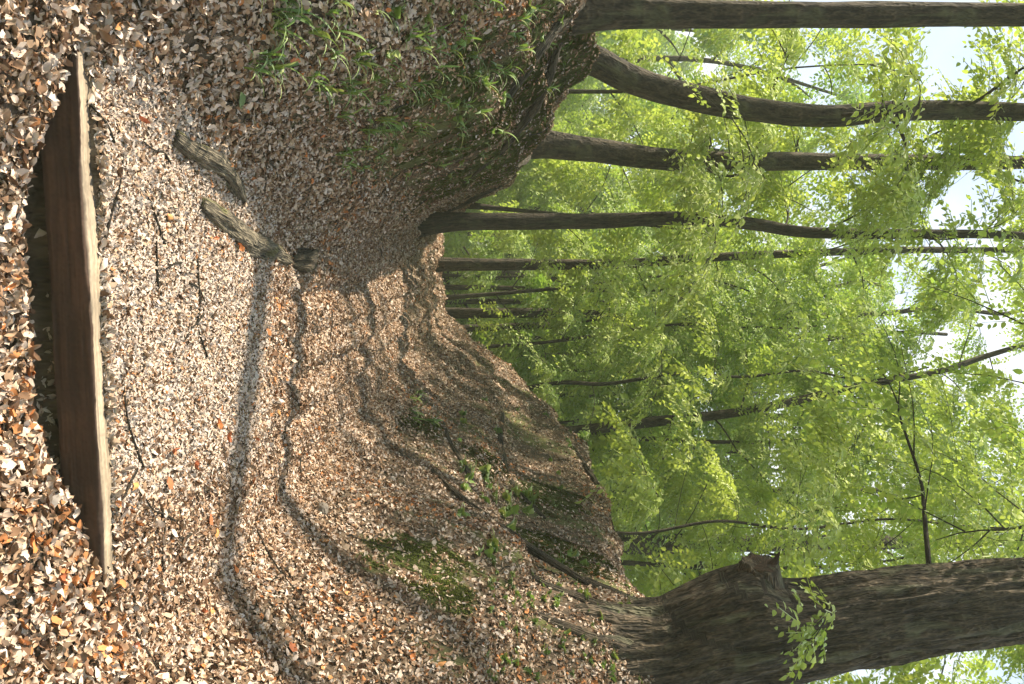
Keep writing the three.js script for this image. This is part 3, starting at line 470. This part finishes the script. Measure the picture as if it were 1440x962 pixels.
{
  const rng = rngOf(4242), spots = dead.map(() => []), chips = chip.map(() => []);
  const zones = [[1.9, 3.2, 1.9, 5200, 0.9], [3.2, 5, 2.5, 5600, 0.8], [5, 7.5, 3.1, 3800, 0.82], [7.5, 10.5, 3.4, 2300, 0.82], [10.5, 17, 4.0, 900, 1]];
  for (const [d0, d1, hx, den, sc] of zones) {
    const n = Math.round((d1 - d0) * hx * 2 * den);
    for (let i = 0; i < n; i++) {
      const d = lerp(d0, d1, rng()), x = (rng() * 2 - 1) * hx, z = -d, [, FL, , , FR] = section(d), s0 = stepFront(x);
      if (x > -0.95 && x < 0.86 && d > s0 - 0.025 && d < s0 + 0.095 && rng() > (d > s0 + 0.04 ? 0.05 : 0.02)) continue;
      const t = x < FL ? FL - x : x > FR ? x - FR : 0;
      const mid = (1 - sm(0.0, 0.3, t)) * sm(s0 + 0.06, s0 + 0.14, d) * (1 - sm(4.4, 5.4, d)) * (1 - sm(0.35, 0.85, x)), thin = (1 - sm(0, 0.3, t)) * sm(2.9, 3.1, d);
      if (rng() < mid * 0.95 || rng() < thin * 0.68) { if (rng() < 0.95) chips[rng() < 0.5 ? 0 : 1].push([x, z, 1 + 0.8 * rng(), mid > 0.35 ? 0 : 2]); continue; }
      const bare = sm(0.02, 0.25, fbm(x * 2.1 + 3, z * 1.6, 12)) * sm(0.25, 0.8, t) * sm(3.2, 5, d); if (rng() < bare * 0.85 || rng() < mossy(x, z) * 0.72) continue;
      const steep = sm(0.2, 0.7, t) * sm(4.3, 6, d) * (x < 0 ? 0.93 : 0.22); if (rng() < steep) continue;
      const clump = 0.5 + 0.9 * N(x * 3.1, z * 3.1, 20); if (rng() > 0.55 + clump) continue;
      spots[Math.floor(rng() * dead.length)].push([x, z, sc * (0.45 + 0.85 * Math.pow(rng(), 0.8)), t]);
    }
  }
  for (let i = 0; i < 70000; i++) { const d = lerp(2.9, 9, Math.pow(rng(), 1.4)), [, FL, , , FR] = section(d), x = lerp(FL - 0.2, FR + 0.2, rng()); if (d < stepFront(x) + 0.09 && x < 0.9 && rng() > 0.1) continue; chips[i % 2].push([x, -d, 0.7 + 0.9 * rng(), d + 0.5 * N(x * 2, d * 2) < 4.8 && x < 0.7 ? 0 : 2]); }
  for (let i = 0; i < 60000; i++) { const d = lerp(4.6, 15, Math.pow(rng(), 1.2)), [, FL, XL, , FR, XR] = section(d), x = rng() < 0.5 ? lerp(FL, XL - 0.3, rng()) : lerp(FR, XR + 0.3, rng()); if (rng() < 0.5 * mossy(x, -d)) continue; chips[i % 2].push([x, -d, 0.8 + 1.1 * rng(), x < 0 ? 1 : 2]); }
  const grp = thing('leaf_litter', 'dry fallen leaves carpeting the path and banks', 'leaf litter'); grp.userData.kind = 'stuff';
  const lay = (geos, lists, lift, tilt) => geos.forEach((g, k) => {
    const L = lists[k], im = new THREE.InstancedMesh(g, M.litter, L.length); im.name = 'dry_leaves'; im.userData.kind = 'stuff'; im.castShadow = im.receiveShadow = true;
    const q2 = new THREE.Quaternion();
    L.forEach(([x, z, s, bk], i) => {
      const n = nrm(x, z), y = H(x, z) + lift * (0.15 + rng()) * s, warm = N(x * 0.9 + 4, z * 0.9, 30);
      _q.setFromUnitVectors(_v.set(0, 1, 0), n); q2.setFromEuler(_e.set((rng() - 0.5) * tilt, rng() * 6.283, (rng() - 0.5) * tilt, 'YXZ')); _q.multiply(q2);
      _m.compose(_v.set(x, y, z), _q, _s.setScalar(s)); im.setMatrixAt(i, _m);
      let w = rng(), c; 
      c = w < 0.16 ? 0 : w < 0.32 ? 1 : w < 0.48 ? 2 : w < 0.66 ? 3 : w < 0.80 ? 4 : w < 0.90 ? 5 : w < 0.985 - 0.04 * warm ? 6 : 7;
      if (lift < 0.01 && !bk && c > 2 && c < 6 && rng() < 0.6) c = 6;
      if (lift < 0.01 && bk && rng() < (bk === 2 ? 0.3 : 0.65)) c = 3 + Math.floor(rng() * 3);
      if (rng() < 0.14 * sm(0.12, 0.5, warm) && lift > 0.01) c = 7;
      const f = 0.68 + 0.48 * rng(), p = pal[c]; im.setColorAt(i, _c.setRGB(p[0] * f, p[1] * f, p[2] * f));
    });
    grp.add(im);
  });
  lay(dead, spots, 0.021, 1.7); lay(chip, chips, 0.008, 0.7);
  // the few bright orange leaves one can pick out
  let made = 0; for (let i = 0; i < 400 && made < 46; i++) {
    const d = lerp(2.5, 5.2, rng()), x = rng() < 0.65 ? lerp(0.35, 0.42 * d, rng()) : lerp(-0.42 * d, -0.5, rng()), z = -d; const s0 = stepFront(x); if (d > s0 - 0.06 && d < s0 + 0.2 && Math.abs(x) < 1) continue;
    const o = part('fallen_leaf', dead[made % dead.length], M.orangeLeaf[made % 3], scene); tag(o, 'bright orange curled dead leaf lying on the paler leaf litter', 'leaf', 'bright orange leaves on the litter');
    o.quaternion.setFromUnitVectors(new THREE.Vector3(0, 1, 0), nrm(x, z)).multiply(new THREE.Quaternion().setFromEuler(new THREE.Euler((rng() - 0.5) * 0.7, rng() * 6.28, (rng() - 0.5) * 0.7))); o.position.set(x, H(x, z) + 0.03, z); o.scale.setScalar(0.95 + 0.3 * rng()); made++;
  }
  const gl = part('fallen_leaf', leafGeo(0.13, 0.05, 0.25, 0.15), M.herbDark, scene); tag(gl, 'single dark green leaf lying flat on the brown litter', 'leaf'); { const x = -1.16, z = -3.72; gl.position.set(x, H(x, z) + 0.05, z); gl.quaternion.setFromUnitVectors(new THREE.Vector3(0, 1, 0), nrm(x, z)); gl.rotateY(2.6); }
  // twigs
  for (let i = 0; i < 60; i++) {
    const d = lerp(2.5, 9, rng()), x = (rng() * 2 - 1) * Math.min(2.2, 0.4 * d), a = rng() * 6.28, L = 0.15 + 0.3 * rng(), pts = [0, 0.33, 0.66, 1].map(q => { const px = x + Math.cos(a) * L * q + (rng() - 0.5) * 0.03, pz = -d + Math.sin(a) * L * q + (rng() - 0.5) * 0.03; return new THREE.Vector3(px, H(px, pz) + 0.02, pz); }), b = pts[0].clone();
    const o = part('fallen_twig', tube(pts.map(p => p.sub(b)), q => 0.006 * (1 - 0.5 * q), 8, 5), M.barkSmooth, scene); o.position.copy(b); tag(o, 'thin dry twig lying on the leaf litter', 'twig', 'dry twigs on the litter');
  }
}

// ---------------------------------------------------------------- low plants and moss
{
  const rng = rngOf(99);
  const bladeGeo = (L, W, arch) => { const p = [], idx = [], n = 6; for (let j = 0; j <= n; j++) { const t = j / n, w = W / 2 * Math.sin(Math.PI * clamp(0.12 + 0.88 * t)) * (t === n ? 0 : 1), y = L * (t - arch * t * t * 0.62), z = L * arch * t * t * 0.8; p.push(-w, y + w * 0.3, z, 0, y, z, w, y + w * 0.3, z); } for (let j = 0; j < n; j++) for (let i = 0; i < 2; i++) { const a = j * 3 + i, b = a + 3; idx.push(a, a + 1, b, b, a + 1, b + 1); } const g = new THREE.BufferGeometry(); g.setAttribute('position', new THREE.Float32BufferAttribute(p, 3)); g.setIndex(idx); g.computeVertexNormals(); return g; };
  const blades = [bladeGeo(0.24, 0.016, 0.9), bladeGeo(0.19, 0.02, 1.1), bladeGeo(0.28, 0.013, 0.7)];
  const broad = [bladeGeo(0.11, 0.045, 0.9), bladeGeo(0.09, 0.04, 1.1), bladeGeo(0.13, 0.05, 0.7)];
  const plant = (name, x, z, s, geos, n, mats, label, group) => { const t = thing(name, label, 'plant', [x, H(x, z) - 0.005, z], group); for (let i = 0; i < n; i++) { const b = part('leaf', geos[Math.floor(rng() * geos.length)], mats[Math.floor(rng() * mats.length)], t); b.rotation.set((rng() - 0.3) * 0.5, i * 2.4 + rng(), 0, 'YXZ'); b.scale.setScalar(s * (0.7 + 0.6 * rng())); b.position.set((rng() - 0.5) * 0.05 * s, 0, (rng() - 0.5) * 0.05 * s); } };
  const field = (cnt, xr, zr, f) => { for (let i = 0; i < cnt; i++) f(lerp(...xr, rng()), lerp(...zr, rng())); };
  const mix = [M.herb, M.herb, M.herbYellow, M.herbDark];
  const patch = (cnt, u0, u1, v0, v1, f) => { for (let i = 0; i < cnt; i++) { const p = hit(lerp(u0, u1, rng()), lerp(v0, v1, rng())); f(p.x, p.z); } };
  const grass = ['arching green grass tuft on the leafy foot of the shaded bank', 'grass tufts at the foot of the shaded bank'];
  patch(26, -60, 135, 330, 480, (x, z) => plant('grass_tuft', x, z, 0.6 + 0.35 * rng(), blades, 9, mix, ...grass));
  patch(22, 60, 235, 470, 540, (x, z) => plant('grass_tuft', x, z, 0.6 + 0.3 * rng(), blades, 9, mix, ...grass));
  patch(130, -60, 260, 510, 800, (x, z) => plant('bank_herb', x, z, 0.5 + 0.45 * rng(), rng() < 0.5 ? broad : blades, 8, mix, 'low green herb rooted in the shaded mossy bank', 'herbs on the shaded mossy bank'));
  const seed = ['fresh green broad-leaved seedling on the sunlit bank', 'seedlings on the sunlit bank'];
  patch(4, 655, 690, 640, 665, (x, z) => plant('bank_herb', x, z, 1.3, broad, 8, [M.herb, M.herbYellow], ...seed));
  patch(9, 685, 725, 690, 740, (x, z) => plant('bank_herb', x, z, 1.5, broad, 9, [M.herb, M.herbYellow], ...seed));
  patch(5, 540, 600, 560, 600, (x, z) => plant('bank_herb', x, z, 1.2, blades, 8, mix, ...seed));
  patch(34, 560, 800, 640, 850, (x, z) => plant('bank_herb', x, z, 0.9 + 0.5 * rng(), broad, 7, mix, 'small green herb scattered on the ridge of the sunlit bank', 'herbs on the ridge of the sunlit bank'));
  patch(90, 790, 955, 680, 900, (x, z) => plant('ivy', x, z, 0.4 + 0.3 * rng(), broad, 9, mix, 'trailing ivy clump at the foot of the stout tree', 'ivy at the foot of the stout tree'));
  const mossG = leafGeo(0.019, 0.005, 0.2, 0.5), mg = mergeGeometries([0, 1, 2, 3, 4].map(i => mossG.clone().applyMatrix4(mat4([0, 0, 0], [-1.0 + 0.2 * (i % 3), i * 1.26, 0], 1))));
  const moss = (label, spots, dens) => { const L = []; for (const [cx, cz, rx, rz] of spots) for (let i = 0; i < rx * rz * dens; i++) { const a = rng() * 6.28, q = Math.sqrt(rng()) * 1.15, x = cx + Math.cos(a) * q * rx, z = cz + Math.sin(a) * q * rz; if (rng() < mossy(x, z)) L.push([x, z]); }
    const im = new THREE.InstancedMesh(mg, M.moss, L.length); im.name = numbered('moss'); L.forEach(([x, z], i) => { _q.setFromUnitVectors(_v.set(0, 1, 0), nrm(x, z)); _m.compose(_v.set(x, H(x, z), z), _q, _s.setScalar(0.7 + 0.8 * rng())); im.setMatrixAt(i, _m); const f = rng(); im.setColorAt(i, _c.setRGB(lerp(0.09, 0.16, f), lerp(0.125, 0.19, f), 0.028)); }); scene.add(im); tag(im, label, 'moss', null, 'stuff'); };
  moss('bright green moss cushions on the slope of the sunlit bank', mossSpots, 70000);
  moss('thin moss clothing the steep shaded bank below the trunks', darkMoss, 40000);
}

renderer.render(scene, camera);
